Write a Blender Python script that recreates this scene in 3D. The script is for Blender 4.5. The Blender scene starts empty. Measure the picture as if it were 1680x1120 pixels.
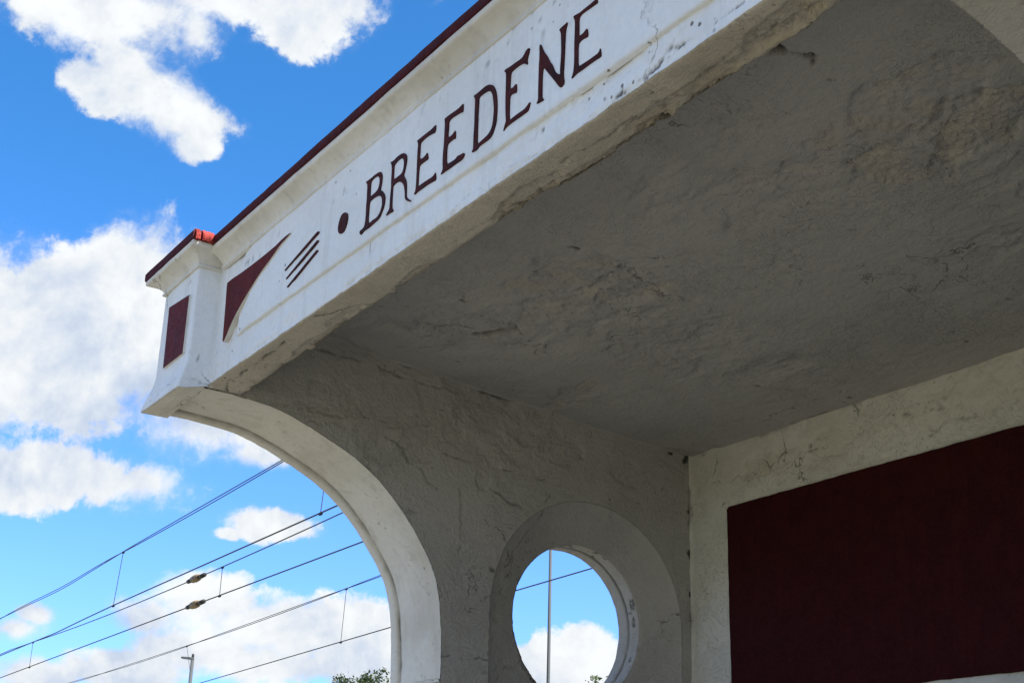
import bpy, bmesh, math, random
import numpy as np
from mathutils import Vector, Matrix

S = bpy.context.scene
COL = S.collection
rng = random.Random(7)
EXPOSURE = 2.02
SUN_E = 4.2
SKY_S = 0.1
SKY_TINT = (0.150, 0.415, 0.63)
CLOUD_L = 2.42
PAVE = (0.145, 0.130, 0.102)
GZ = -1.5                      # ground level below the eye height (eye = origin)

# ------------------------------------------------------------------ camera
YAW, PITCH, ROLL = -0.99997, 0.36045, 0.03037
fw = np.array([math.sin(YAW)*math.cos(PITCH), math.cos(YAW)*math.cos(PITCH), math.sin(PITCH)])
r0 = np.array([math.cos(YAW), -math.sin(YAW), 0.0]); u0 = np.cross(r0, fw)
cr, sr = math.cos(ROLL), math.sin(ROLL)
rt = cr*r0 + sr*u0; up = -sr*r0 + cr*u0
cam_d = bpy.data.cameras.new('camera'); cam = bpy.data.objects.new('camera', cam_d); COL.objects.link(cam)
cam.matrix_world = Matrix([[rt[i], up[i], -fw[i], 0.0] for i in range(3)] + [[0, 0, 0, 1]])
cam_d.sensor_width = 36.0; cam_d.lens = 36.0*2282.0/1680.0
cam_d.clip_start = 0.05; cam_d.clip_end = 3000
S.camera = cam

# ------------------------------------------------------------------ exposure
S.view_settings.view_transform = 'Standard'; S.view_settings.look = 'None'
S.view_settings.gamma = 1.0; S.view_settings.use_curve_mapping = False
S.view_settings.exposure = EXPOSURE

# ------------------------------------------------------------------ sun and sky
SUN_EL, SUN_AZ = math.radians(48), math.radians(62)      # azimuth clockwise from +Y towards +X
sd = Vector((math.cos(SUN_EL)*math.sin(SUN_AZ), math.cos(SUN_EL)*math.cos(SUN_AZ), math.sin(SUN_EL)))
sun_d = bpy.data.lights.new('sun', 'SUN'); sun_d.energy = SUN_E; sun_d.angle = math.radians(0.53); sun_d.color = (1.0, 0.955, 0.88)
sun = bpy.data.objects.new('sun', sun_d); COL.objects.link(sun)
sun.rotation_euler = (-sd).to_track_quat('-Z', 'Y').to_euler()

CLOUDS = [(-1.3529, 0.5631, 0.0564, 0.0294), (-1.3058, 0.5635, 0.0557, 0.0319), (-1.2664, 0.5574, 0.0213, 0.0194), (-1.2647, 0.5782, 0.0574, 0.016), (-1.1817, 0.589, 0.0522, 0.0305), (-1.1838, 0.5639, 0.0221, 0.0156), (-1.3393, 0.5123, 0.0223, 0.0112), (-1.3019, 0.5103, 0.0455, 0.0212), (-1.2671, 0.4967, 0.0415, 0.0157), (-1.2556, 0.4814, 0.0184, 0.0116), (-1.3143, 0.529, 0.0228, 0.0161), (-1.3535, 0.5913, 0.137, 0.0232), (-1.2255, 0.6164, 0.1238, 0.0278), (-1.3534, 0.3592, 0.0724, 0.041), (-1.2836, 0.3861, 0.0415, 0.0335), (-1.3108, 0.3315, 0.1095, 0.0623), (-1.3745, 0.3351, 0.0525, 0.0569), (-1.4335, 0.3255, 0.069, 0.0514), (-1.2316, 0.2892, 0.0735, 0.0262), (-1.2317, 0.3278, 0.0526, 0.0467), (-1.343, 0.2936, 0.0772, 0.0225), (-1.1813, 0.2699, 0.0263, 0.0094), (-1.1747, 0.2941, 0.0664, 0.0257), (-1.3107, 0.2432, 0.0671, 0.0205), (-1.3508, 0.2387, 0.0475, 0.0194), (-1.2647, 0.2436, 0.0284, 0.0142), (-1.3966, 0.2291, 0.0571, 0.0159), (-1.1679, 0.2208, 0.0324, 0.0114), (-1.1995, 0.2131, 0.0106, 0.0046), (-1.2052, 0.1666, 0.0355, 0.0177), (-1.1615, 0.1505, 0.0633, 0.0207), (-1.2535, 0.1531, 0.0244, 0.0122), (-1.1147, 0.1529, 0.0385, 0.0208), (-1.0877, 0.1332, 0.0299, 0.0269), (-1.2613, 0.1181, 0.0479, 0.014), (-1.3157, 0.1106, 0.0347, 0.0117), (-1.3355, 0.1389, 0.0231, 0.0087), (-1.3213, 0.1488, 0.0156, 0.0079), (-1.21, 0.1333, 0.0535, 0.0163), (-1.1511, 0.1283, 0.0504, 0.0185), (-0.9585, 0.1291, 0.0386, 0.0207), (-0.9407, 0.1453, 0.0164, 0.0134), (-0.9286, 0.1339, 0.0257, 0.0166), (-0.8817, 0.1223, 0.0466, 0.0247), (-1.0271, 0.123, 0.0514, 0.0248)]
LETTERS = [('B', [(-2.1229, 1.192), (-2.1016, 1.191), (-2.0835, 1.192), (-2.0651, 1.1901), (-2.0584, 1.1853), (-2.0536, 1.1757), (-2.0547, 1.1648), (-2.0564, 1.156), (-2.0588, 1.1494), (-2.0502, 1.1441), (-2.042, 1.1351), (-2.0373, 1.1257), (-2.0377, 1.1147), (-2.0412, 1.1068), (-2.0495, 1.0971), (-2.0575, 1.0909), (-2.0769, 1.0891), (-2.0965, 1.0872), (-2.1149, 1.0886), (-2.1236, 1.0852), (-2.1285, 1.0858), (-2.1331, 1.0916), (-2.1307, 1.0954), (-2.1213, 1.0947), (-2.1144, 1.0978), (-2.1119, 1.1063), (-2.1114, 1.1212), (-2.1131, 1.1409), (-2.1115, 1.1479), (-2.1129, 1.1657), (-2.1135, 1.1833), (-2.1178, 1.188)], [[(-2.1, 1.1845), (-2.0864, 1.1865), (-2.0734, 1.1844), (-2.0662, 1.1791), (-2.0636, 1.1704), (-2.065, 1.1614), (-2.0689, 1.1555), (-2.0764, 1.1529), (-2.089, 1.1523), (-2.0989, 1.152), (-2.0995, 1.1622), (-2.1, 1.1739)], [(-2.0985, 1.1418), (-2.0842, 1.1437), (-2.0678, 1.1418), (-2.0565, 1.1372), (-2.0502, 1.13), (-2.0477, 1.1187), (-2.0494, 1.1101), (-2.0553, 1.1012), (-2.0671, 1.0965), (-2.0817, 1.098), (-2.0922, 1.0959), (-2.0989, 1.0994), (-2.1005, 1.1113), (-2.1005, 1.1246), (-2.1, 1.1338)]]), ('R', [(-2.0264, 1.1926), (-2.0138, 1.1901), (-2.002, 1.1925), (-1.9864, 1.1923), (-1.9741, 1.1892), (-1.9656, 1.1823), (-1.9621, 1.1752), (-1.9623, 1.1651), (-1.9652, 1.1553), (-1.9692, 1.1459), (-1.9704, 1.1418), (-1.9606, 1.1295), (-1.9566, 1.1151), (-1.9567, 1.1042), (-1.9548, 1.0925), (-1.9475, 1.0869), (-1.9368, 1.079), (-1.9407, 1.0788), (-1.9523, 1.0852), (-1.9604, 1.0921), (-1.9618, 1.1044), (-1.9661, 1.119), (-1.9722, 1.1279), (-1.9833, 1.1361), (-1.9956, 1.1394), (-2.0058, 1.138), (-2.009, 1.1366), (-2.0094, 1.1256), (-2.0093, 1.1108), (-2.0081, 1.0919), (-2.0012, 1.0865), (-2.0044, 1.084), (-2.0167, 1.0861), (-2.027, 1.0855), (-2.0296, 1.0871), (-2.0242, 1.0909), (-2.0177, 1.0948), (-2.0175, 1.1067), (-2.0176, 1.1215), (-2.0159, 1.1357), (-2.0178, 1.1514), (-2.0176, 1.17), (-2.0195, 1.1849)], [[(-2.0091, 1.1796), (-1.9974, 1.183), (-1.9837, 1.1831), (-1.9763, 1.1786), (-1.9721, 1.1712), (-1.9723, 1.1583), (-1.9765, 1.1509), (-1.9832, 1.1496), (-1.9951, 1.1494), (-2.0054, 1.1496), (-2.0094, 1.1535), (-2.0095, 1.1685)]]), ('E', [(-1.9284, 1.1932), (-1.9152, 1.1929), (-1.8957, 1.1933), (-1.8764, 1.1928), (-1.8671, 1.1949), (-1.8617, 1.1952), (-1.8632, 1.1805), (-1.8755, 1.1833), (-1.8917, 1.1851), (-1.9078, 1.1841), (-1.9148, 1.1826), (-1.9142, 1.1677), (-1.9147, 1.1506), (-1.9041, 1.1478), (-1.8929, 1.1493), (-1.8876, 1.1533), (-1.8832, 1.1388), (-1.8854, 1.1379), (-1.8999, 1.1388), (-1.9134, 1.1382), (-1.9143, 1.1277), (-1.9147, 1.1099), (-1.9149, 1.0965), (-1.9021, 1.0975), (-1.8829, 1.0966), (-1.8654, 1.0956), (-1.8584, 1.097), (-1.855, 1.1009), (-1.8509, 1.0843), (-1.8629, 1.0857), (-1.8819, 1.0874), (-1.901, 1.0872), (-1.9156, 1.0878), (-1.9251, 1.0858), (-1.9271, 1.0889), (-1.9226, 1.0925), (-1.9217, 1.1056), (-1.9221, 1.1274), (-1.9232, 1.1533), (-1.9232, 1.1753), (-1.9227, 1.1861)], []), ('E', [(-1.833, 1.1929), (-1.8247, 1.1935), (-1.8077, 1.1928), (-1.7894, 1.1914), (-1.7775, 1.1929), (-1.7717, 1.1946), (-1.7706, 1.1879), (-1.772, 1.1788), (-1.7766, 1.1806), (-1.7917, 1.1818), (-1.807, 1.1835), (-1.8175, 1.1812), (-1.8172, 1.1677), (-1.8188, 1.1507), (-1.8101, 1.1485), (-1.7996, 1.15), (-1.7939, 1.1545), (-1.7916, 1.1367), (-1.7972, 1.1392), (-1.8108, 1.1391), (-1.8182, 1.1371), (-1.8195, 1.1245), (-1.8186, 1.0995), (-1.8057, 1.0975), (-1.7876, 1.0967), (-1.7835, 1.1001), (-1.773, 1.0981), (-1.7641, 1.0977), (-1.7592, 1.095), (-1.7606, 1.0901), (-1.7676, 1.0863), (-1.7839, 1.0873), (-1.8018, 1.0871), (-1.82, 1.0879), (-1.8322, 1.0878), (-1.8368, 1.088), (-1.8325, 1.0914), (-1.8293, 1.0971), (-1.8314, 1.1068), (-1.8318, 1.1245), (-1.8306, 1.1382), (-1.8301, 1.1504), (-1.8302, 1.1682), (-1.8301, 1.1843)], []), ('D', [(-1.7389, 1.1929), (-1.7267, 1.192), (-1.7124, 1.1929), (-1.6981, 1.193), (-1.6866, 1.1896), (-1.6764, 1.1823), (-1.6686, 1.1691), (-1.6644, 1.1534), (-1.6625, 1.1356), (-1.663, 1.1206), (-1.6637, 1.1091), (-1.6686, 1.0996), (-1.6749, 1.0908), (-1.6857, 1.0872), (-1.7011, 1.0882), (-1.7151, 1.0876), (-1.7199, 1.0843), (-1.7343, 1.0855), (-1.7364, 1.0877), (-1.7324, 1.091), (-1.7323, 1.1012), (-1.7328, 1.1168), (-1.7317, 1.1335), (-1.7325, 1.1598), (-1.732, 1.177), (-1.7335, 1.1865)], [[(-1.7208, 1.1821), (-1.7059, 1.182), (-1.6917, 1.1803), (-1.6829, 1.1743), (-1.6772, 1.1647), (-1.6745, 1.1514), (-1.6722, 1.1367), (-1.6729, 1.1252), (-1.6741, 1.1139), (-1.6771, 1.1052), (-1.6837, 1.0989), (-1.6946, 1.0963), (-1.7071, 1.0951), (-1.7155, 1.0937), (-1.72, 1.0966), (-1.7208, 1.108), (-1.7208, 1.1285), (-1.7214, 1.1494), (-1.7208, 1.17)]]), ('E', [(-1.6453, 1.1928), (-1.6413, 1.1951), (-1.629, 1.1932), (-1.6129, 1.1927), (-1.5969, 1.1914), (-1.5891, 1.1933), (-1.5816, 1.2004), (-1.5725, 1.1999), (-1.573, 1.1951), (-1.5771, 1.1863), (-1.5794, 1.1799), (-1.5773, 1.1738), (-1.5804, 1.1732), (-1.5872, 1.1793), (-1.5965, 1.1819), (-1.6097, 1.1826), (-1.6204, 1.182), (-1.6251, 1.1802), (-1.6264, 1.1689), (-1.6269, 1.1523), (-1.6174, 1.1493), (-1.6109, 1.152), (-1.6074, 1.152), (-1.6061, 1.1355), (-1.6128, 1.1379), (-1.6222, 1.1399), (-1.626, 1.1367), (-1.626, 1.1217), (-1.6257, 1.1049), (-1.6238, 1.0941), (-1.6132, 1.095), (-1.5976, 1.0951), (-1.582, 1.0944), (-1.5744, 1.0973), (-1.5674, 1.1005), (-1.5668, 1.097), (-1.5702, 1.0888), (-1.574, 1.0865), (-1.5868, 1.0868), (-1.605, 1.0871), (-1.6234, 1.0873), (-1.6353, 1.0862), (-1.6418, 1.0825), (-1.6407, 1.0861), (-1.6371, 1.0936), (-1.6346, 1.0974), (-1.6369, 1.1151), (-1.6383, 1.141), (-1.6384, 1.1663), (-1.6389, 1.1853), (-1.641, 1.1898)], []), ('N', [(-1.5424, 1.1907), (-1.5389, 1.1852), (-1.5334, 1.1732), (-1.523, 1.1596), (-1.515, 1.145), (-1.5086, 1.1369), (-1.502, 1.1223), (-1.4958, 1.1151), (-1.4859, 1.1081), (-1.4873, 1.1149), (-1.486, 1.1287), (-1.4846, 1.1473), (-1.4857, 1.1705), (-1.4868, 1.1825), (-1.4919, 1.1893), (-1.4834, 1.1905), (-1.4761, 1.1907), (-1.4694, 1.192), (-1.4712, 1.1856), (-1.4746, 1.1793), (-1.4755, 1.1651), (-1.4761, 1.1429), (-1.4772, 1.121), (-1.4786, 1.1026), (-1.4759, 1.0918), (-1.477, 1.0868), (-1.4853, 1.0853), (-1.4915, 1.0922), (-1.4978, 1.1009), (-1.5104, 1.1168), (-1.5207, 1.1299), (-1.5298, 1.1418), (-1.5336, 1.1429), (-1.5345, 1.1336), (-1.5352, 1.1176), (-1.535, 1.1014), (-1.5342, 1.0913), (-1.5285, 1.0857), (-1.5352, 1.0862), (-1.544, 1.0871), (-1.5495, 1.0882), (-1.5447, 1.0923), (-1.5445, 1.0995), (-1.545, 1.1143), (-1.5446, 1.1353), (-1.5446, 1.155), (-1.5434, 1.1709), (-1.5446, 1.1881)], []), ('E', [(-1.4551, 1.1932), (-1.4475, 1.1923), (-1.438, 1.1904), (-1.4264, 1.1912), (-1.4125, 1.1908), (-1.4011, 1.1917), (-1.3954, 1.1909), (-1.393, 1.1832), (-1.401, 1.1836), (-1.4124, 1.1844), (-1.4263, 1.1856), (-1.4356, 1.185), (-1.4402, 1.1811), (-1.4399, 1.1656), (-1.4401, 1.1505), (-1.4326, 1.1498), (-1.4257, 1.1509), (-1.4193, 1.1546), (-1.4164, 1.142), (-1.4175, 1.1386), (-1.422, 1.1386), (-1.4301, 1.1405), (-1.4371, 1.1394), (-1.4405, 1.1372), (-1.4406, 1.1183), (-1.4404, 1.0985), (-1.4317, 1.098), (-1.4157, 1.0969), (-1.3999, 1.0966), (-1.3898, 1.0969), (-1.3861, 1.1042), (-1.3838, 1.0891), (-1.3864, 1.0874), (-1.3975, 1.0885), (-1.4133, 1.0887), (-1.4315, 1.0886), (-1.4454, 1.0892), (-1.4558, 1.0866), (-1.4574, 1.0877), (-1.4536, 1.0933), (-1.4514, 1.1017), (-1.4506, 1.1154), (-1.4511, 1.1395), (-1.4504, 1.1632), (-1.4501, 1.1824), (-1.4533, 1.189)], [])]
DOT = [(-2.201, 1.1604), (-2.1917, 1.1544), (-2.1877, 1.1455), (-2.1898, 1.1353), (-2.1938, 1.1259), (-2.2018, 1.1189), (-2.2148, 1.1197), (-2.225, 1.1258), (-2.2292, 1.1357), (-2.2274, 1.1479), (-2.2209, 1.1584), (-2.2123, 1.1625)]
STRIPES = [[(-2.4731, 1.1341), (-2.4662, 1.1365), (-2.3965, 1.1511), (-2.3279, 1.1655), (-2.3207, 1.166), (-2.3152, 1.162), (-2.3205, 1.16), (-2.39, 1.1465), (-2.4609, 1.1328), (-2.4701, 1.132)], [(-2.4621, 1.1114), (-2.4556, 1.114), (-2.3906, 1.1299), (-2.3266, 1.1455), (-2.3196, 1.1462), (-2.3141, 1.1423), (-2.3191, 1.1401), (-2.3842, 1.1254), (-2.4502, 1.1104), (-2.4591, 1.1094)], [(-2.4526, 1.0898), (-2.4462, 1.0925), (-2.3855, 1.1083), (-2.3254, 1.1239), (-2.3185, 1.1247), (-2.313, 1.1208), (-2.3179, 1.1186), (-2.3791, 1.1038), (-2.4409, 1.0889), (-2.4496, 1.0878)]]
WEDGE = [(-2.7958, 1.2181), (-2.6938, 1.2114), (-2.5471, 1.2099), (-2.4888, 1.2156), (-2.4498, 1.2135), (-2.4775, 1.2078), (-2.506, 1.2039), (-2.5428, 1.1902), (-2.6003, 1.1742), (-2.6478, 1.1538), (-2.7056, 1.1267), (-2.7432, 1.1016), (-2.7697, 1.075), (-2.7845, 1.0669), (-2.7878, 1.0921), (-2.7899, 1.1304), (-2.7935, 1.1742), (-2.7968, 1.2088)]
INSET = [(-3.0439, 1.2228), (-2.9046, 1.2157), (-2.8995, 1.0674), (-3.0294, 1.0612)]


class G:
    """small helper for node graphs"""
    def __init__(s, nt): s.nt = nt
    def n(s, t, **k):
        o = s.nt.nodes.new(t)
        for a, b in k.items(): setattr(o, a, b)
        return o
    def put(s, sock, v):
        if hasattr(v, 'is_output') : s.nt.links.new(v, sock)
        else: sock.default_value = v
    def m(s, op, a, b=0.0, c=None, clamp=False):
        o = s.n('ShaderNodeMath', operation=op, use_clamp=clamp)
        s.put(o.inputs[0], a); s.put(o.inputs[1], b)
        if c is not None: s.put(o.inputs[2], c)
        return o.outputs[0]
    def vm(s, op, a, b=None, out=0):
        o = s.n('ShaderNodeVectorMath', operation=op); s.put(o.inputs[0], a)
        if b is not None: s.put(o.inputs[1], b)
        return o.outputs[out]
    def noise(s, v, sc, det=4, rough=.5, dist=0.0, out='Fac'):
        o = s.n('ShaderNodeTexNoise'); s.put(o.inputs['Vector'], v)
        o.inputs['Scale'].default_value = sc; o.inputs['Detail'].default_value = det
        o.inputs['Roughness'].default_value = rough; o.inputs['Distortion'].default_value = dist
        return o.outputs[out]
    def step(s, v, a, b, lo=0.0, hi=1.0):
        o = s.n('ShaderNodeMapRange', interpolation_type='SMOOTHSTEP', clamp=True)
        s.put(o.inputs[0], v); s.put(o.inputs[1], a); s.put(o.inputs[2], b)
        o.inputs[3].default_value = lo; o.inputs[4].default_value = hi
        return o.outputs[0]
    def mix(s, f, a, b, bl='MIX'):
        o = s.n('ShaderNodeMix', data_type='RGBA', blend_type=bl)
        s.put(o.inputs[0], f); s.put(o.inputs[6], a); s.put(o.inputs[7], b)
        return o.outputs[2]

def c4(*c): return (c[0], c[1], c[2], 1.0)

def build_world():
    w = bpy.data.worlds.new('World'); S.world = w; w.use_nodes = True
    nt = w.node_tree; nt.nodes.clear(); g = G(nt)
    sky = g.n('ShaderNodeTexSky', sky_type='NISHITA'); sky.sun_disc = False
    sky.sun_elevation = SUN_EL; sky.sun_rotation = SUN_AZ
    sky.altitude = 0; sky.air_density = 1.0; sky.dust_density = 0.6; sky.ozone_density = 2.0
    tc = g.n('ShaderNodeTexCoord'); d = g.vm('NORMALIZE', tc.outputs['Generated'])
    sp = g.n('ShaderNodeSeparateXYZ'); g.put(sp.inputs[0], d)
    az = g.m('ARCTAN2', sp.outputs[0], sp.outputs[1]); el = g.m('ARCSINE', sp.outputs[2])
    lowt = g.step(sp.outputs[2], .05, .50)
    tint = g.mix(lowt, c4(SKY_TINT[0]*2.0, SKY_TINT[1]*1.06, SKY_TINT[2]*1.34), c4(*SKY_TINT))
    blue = g.mix(1.0, sky.outputs[0], tint, 'MULTIPLY')
    # cumulus heaps: soft ellipsoids on the sky, their outline broken up by noise
    n1 = g.noise(d, 8.0, 10, .60, .3); n2 = g.noise(d, 27.0, 8, .62, .35); n3 = g.noise(d, 70.0, 6, .62, .3)
    nz = g.m('ADD', g.m('ADD', g.m('MULTIPLY', g.m('SUBTRACT', n1, .5), 1.9), g.m('MULTIPLY', g.m('SUBTRACT', n2, .5), 1.25)), g.m('MULTIPLY', g.m('SUBTRACT', n3, .5), 1.0))
    body = None
    for (a, e, ra, re) in CLOUDS:
        x = g.m('MULTIPLY', g.m('SUBTRACT', az, a), 1.0/ra); y = g.m('MULTIPLY', g.m('SUBTRACT', el, e), 1.0/re)
        q = g.m('SUBTRACT', 1.0, g.m('SQRT', g.m('ADD', g.m('MULTIPLY', x, x), g.m('MULTIPLY', y, y))))
        body = q if body is None else g.m('SMOOTH_MAX', body, q, .22)
    # scattered cumulus over the rest of the sky
    far = g.m('MULTIPLY', g.m('SUBTRACT', g.noise(d, 3.2, 3, .5, .0), .51), 6.0)
    ca, ce = math.radians(-58), math.radians(18)
    xx = g.m('MULTIPLY', g.m('SUBTRACT', az, ca), 1/math.radians(28)); yy = g.m('MULTIPLY', g.m('SUBTRACT', el, ce), 1/math.radians(20))
    out = g.step(g.m('ADD', g.m('MULTIPLY', xx, xx), g.m('MULTIPLY', yy, yy)), 1.0, 1.7)
    body = g.m('MAXIMUM', body, g.m('SUBTRACT', far, g.m('MULTIPLY', g.m('SUBTRACT', 1.0, out), 4.0)))
    dens = g.m('ADD', body, nz)
    edge = g.step(g.noise(d, 11.0, 3, .5), .42, .60, .16, .68)          # crisp heads in some places, frayed edges in others
    cov = g.m('POWER', g.step(dens, -.20, edge), .8)
    veil = g.step(g.m('ADD', body, g.m('MULTIPLY', nz, .8)), -.35, .40, 0, .30)
    cov = g.m('MAXIMUM', cov, veil)
    # relief: the side of each puff turned to the sun is brighter, flat bases are greyer
    off = g.vm('ADD', d, (sd[0]*.016, sd[1]*.016, .020))
    n1b = g.noise(off, 8.0, 10, .60, .3); n2b = g.noise(off, 27.0, 8, .62, .35)
    rel = g.m('ADD', g.m('MULTIPLY', g.m('SUBTRACT', n1, n1b), 1.25), g.m('MULTIPLY', g.m('SUBTRACT', n2, n2b), .24))
    big = g.step(g.noise(d, 6.5, 5, .55, .4), .38, .62, -.10, .03)
    lum = g.m('MINIMUM', g.m('MAXIMUM', g.m('ADD', g.m('ADD', .94, g.m('MULTIPLY', rel, .8)), big), .70), 1.05)
    ccol = g.mix(g.step(lum, .74, .99), c4(.78, .90, 1.10), c4(.955, .99, 1.02))
    cl = g.vm('SCALE', ccol); sc = cl.node; g.put(sc.inputs['Scale'], g.m('MULTIPLY', lum, CLOUD_L))
    col = g.mix(cov, blue, cl)
    bg = g.n('ShaderNodeBackground'); g.put(bg.inputs[0], col); bg.inputs[1].default_value = SKY_S
    o = g.n('ShaderNodeOutputWorld'); nt.links.new(bg.outputs[0], o.inputs[0])
    w.cycles.sampling_method = 'MANUAL'; w.cycles.sample_map_resolution = 1024
build_world()

# ------------------------------------------------------------------ noise (numpy)
_p = np.random.RandomState(11); _perm = _p.permutation(256); _perm = np.concatenate([_perm, _perm, _perm])
_g = _p.normal(size=(256, 3)); _g /= np.linalg.norm(_g, axis=1)[:, None]
def perlin(P):
    P = np.asarray(P, float); I = np.floor(P).astype(int); F = P-I; I &= 255
    U = F*F*F*(F*(F*6-15)+10); r = 0
    for i in (0, 1):
        for j in (0, 1):
            for k in (0, 1):
                h = _perm[_perm[_perm[(I[:, 0]+i) & 255]+((I[:, 1]+j) & 255)]+((I[:, 2]+k) & 255)]
                d = (_g[h]*(F-np.array([i, j, k]))).sum(1)
                w = (U[:, 0] if i else 1-U[:, 0])*(U[:, 1] if j else 1-U[:, 1])*(U[:, 2] if k else 1-U[:, 2])
                r = r+w*d
    return r
def fbm(P, o=4, gain=.5, seed=0.0):
    P = np.asarray(P, float)+seed*17.31; a, s, r = 1.0, 1.0, 0
    for _ in range(o):
        r = r+a*perlin(P*s); s *= 2.03; a *= gain
    return r
def sst(a, b, x):
    t = np.clip((x-a)/(b-a), 0, 1); return t*t*(3-2*t)
def polydist(Q, L):
    """distance of the 2-D points Q to the polyline L"""
    L = np.asarray(L, float); d = np.full(len(Q), 1e9)
    for a, b in zip(L[:-1], L[1:]):
        ab = b-a; t = np.clip(((Q-a)@ab)/max(ab@ab, 1e-12), 0, 1)
        d = np.minimum(d, np.linalg.norm(Q-a-t[:, None]*ab, axis=1))
    return d

def plaster(P, A, B, seed=0.0, und=.0025, flake=1.0, patches=(), cracks=(), hair=1.0, rel=1.0):
    """height of hand-trowelled, flaking plaster at points P (A, B: 2-D surface coordinates) and how dirty / how bare it is"""
    h = und*fbm(P*2.7, 3, .5, seed+1)
    S2 = np.c_[A*14, B*40, A*0+seed*3.7]
    h = h+rel*(.0011*fbm(S2, 3, .55, seed+2)+.0009*fbm(P*34, 3, .6, seed+3))
    warp = np.c_[fbm(P*4, 3, .5, seed+4), fbm(P*4, 3, .5, seed+5), fbm(P*4, 3, .5, seed+6)]
    t = fbm(np.c_[A*5, B*8, A*0+seed]+warp*1.2, 5, .56, seed+7)
    m = sst(.02, .24, fbm(P*1.9, 3, .5, seed+8))*flake
    dirt = np.zeros(len(A)); bare = np.zeros(len(A))
    for th in (-.22, -.05, .13, .3):
        h = h-.0019*m*sst(-.005, .005, t-th)
        dirt = np.maximum(dirt, .28*m*np.exp(-((t-th)/.008)**2)*sst(-.1, .3, fbm(P*13, 2, .5, seed+16)))
    # hair cracks
    rdg = np.abs(fbm(P*2.4+warp*.8, 3, .5, seed+9)); mk = sst(.08, .25, fbm(P*1.5, 2, .5, seed+10))*hair
    c = np.exp(-(rdg/.006)**2)*mk
    h = h-.0016*c; dirt = np.maximum(dirt, .7*c)
    for (a, b, ra, rb, amp) in patches:
        q = np.hypot((A-a)/ra, (B-b)/rb)+.9*fbm(P*9, 4, .55, seed+11)
        w = sst(1.05, .70, q)
        rg = fbm(np.c_[A*52, B*80, A*0], 3, .6, seed+12)
        h = h-amp*w*(.0010+.0052*np.abs(rg))-.0022*amp*sst(.85, .8, q)
        dirt = np.maximum(dirt, .16*w*sst(.1, .4, rg)); bare = np.maximum(bare, w*sst(-.1, .35, fbm(P*14, 3, .5, seed+13))*min(1, amp))
    if cracks:
        jit = np.c_[fbm(P*26, 5, .62, seed+14), fbm(P*26, 5, .62, seed+15)]; wv = .25+1.15*sst(-.35, .35, fbm(P*22, 3, .6, seed+17))
    for (L, w, dep, drt) in cracks:
        Q = np.c_[A, B]+.009*jit
        e = np.exp(-(polydist(Q, L)/(np.maximum(w, .0018)*wv*.9))**2)*np.clip(wv, .3, 1)
        h = h-dep*e; dirt = np.maximum(dirt, drt*e)
    # pits
    pit = sst(.40, .52, perlin(P*46+seed*3))*sst(.05, .3, perlin(P*5+seed))
    h = h-.002*pit; dirt = np.maximum(dirt, .8*pit)
    return h, dirt, bare

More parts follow.
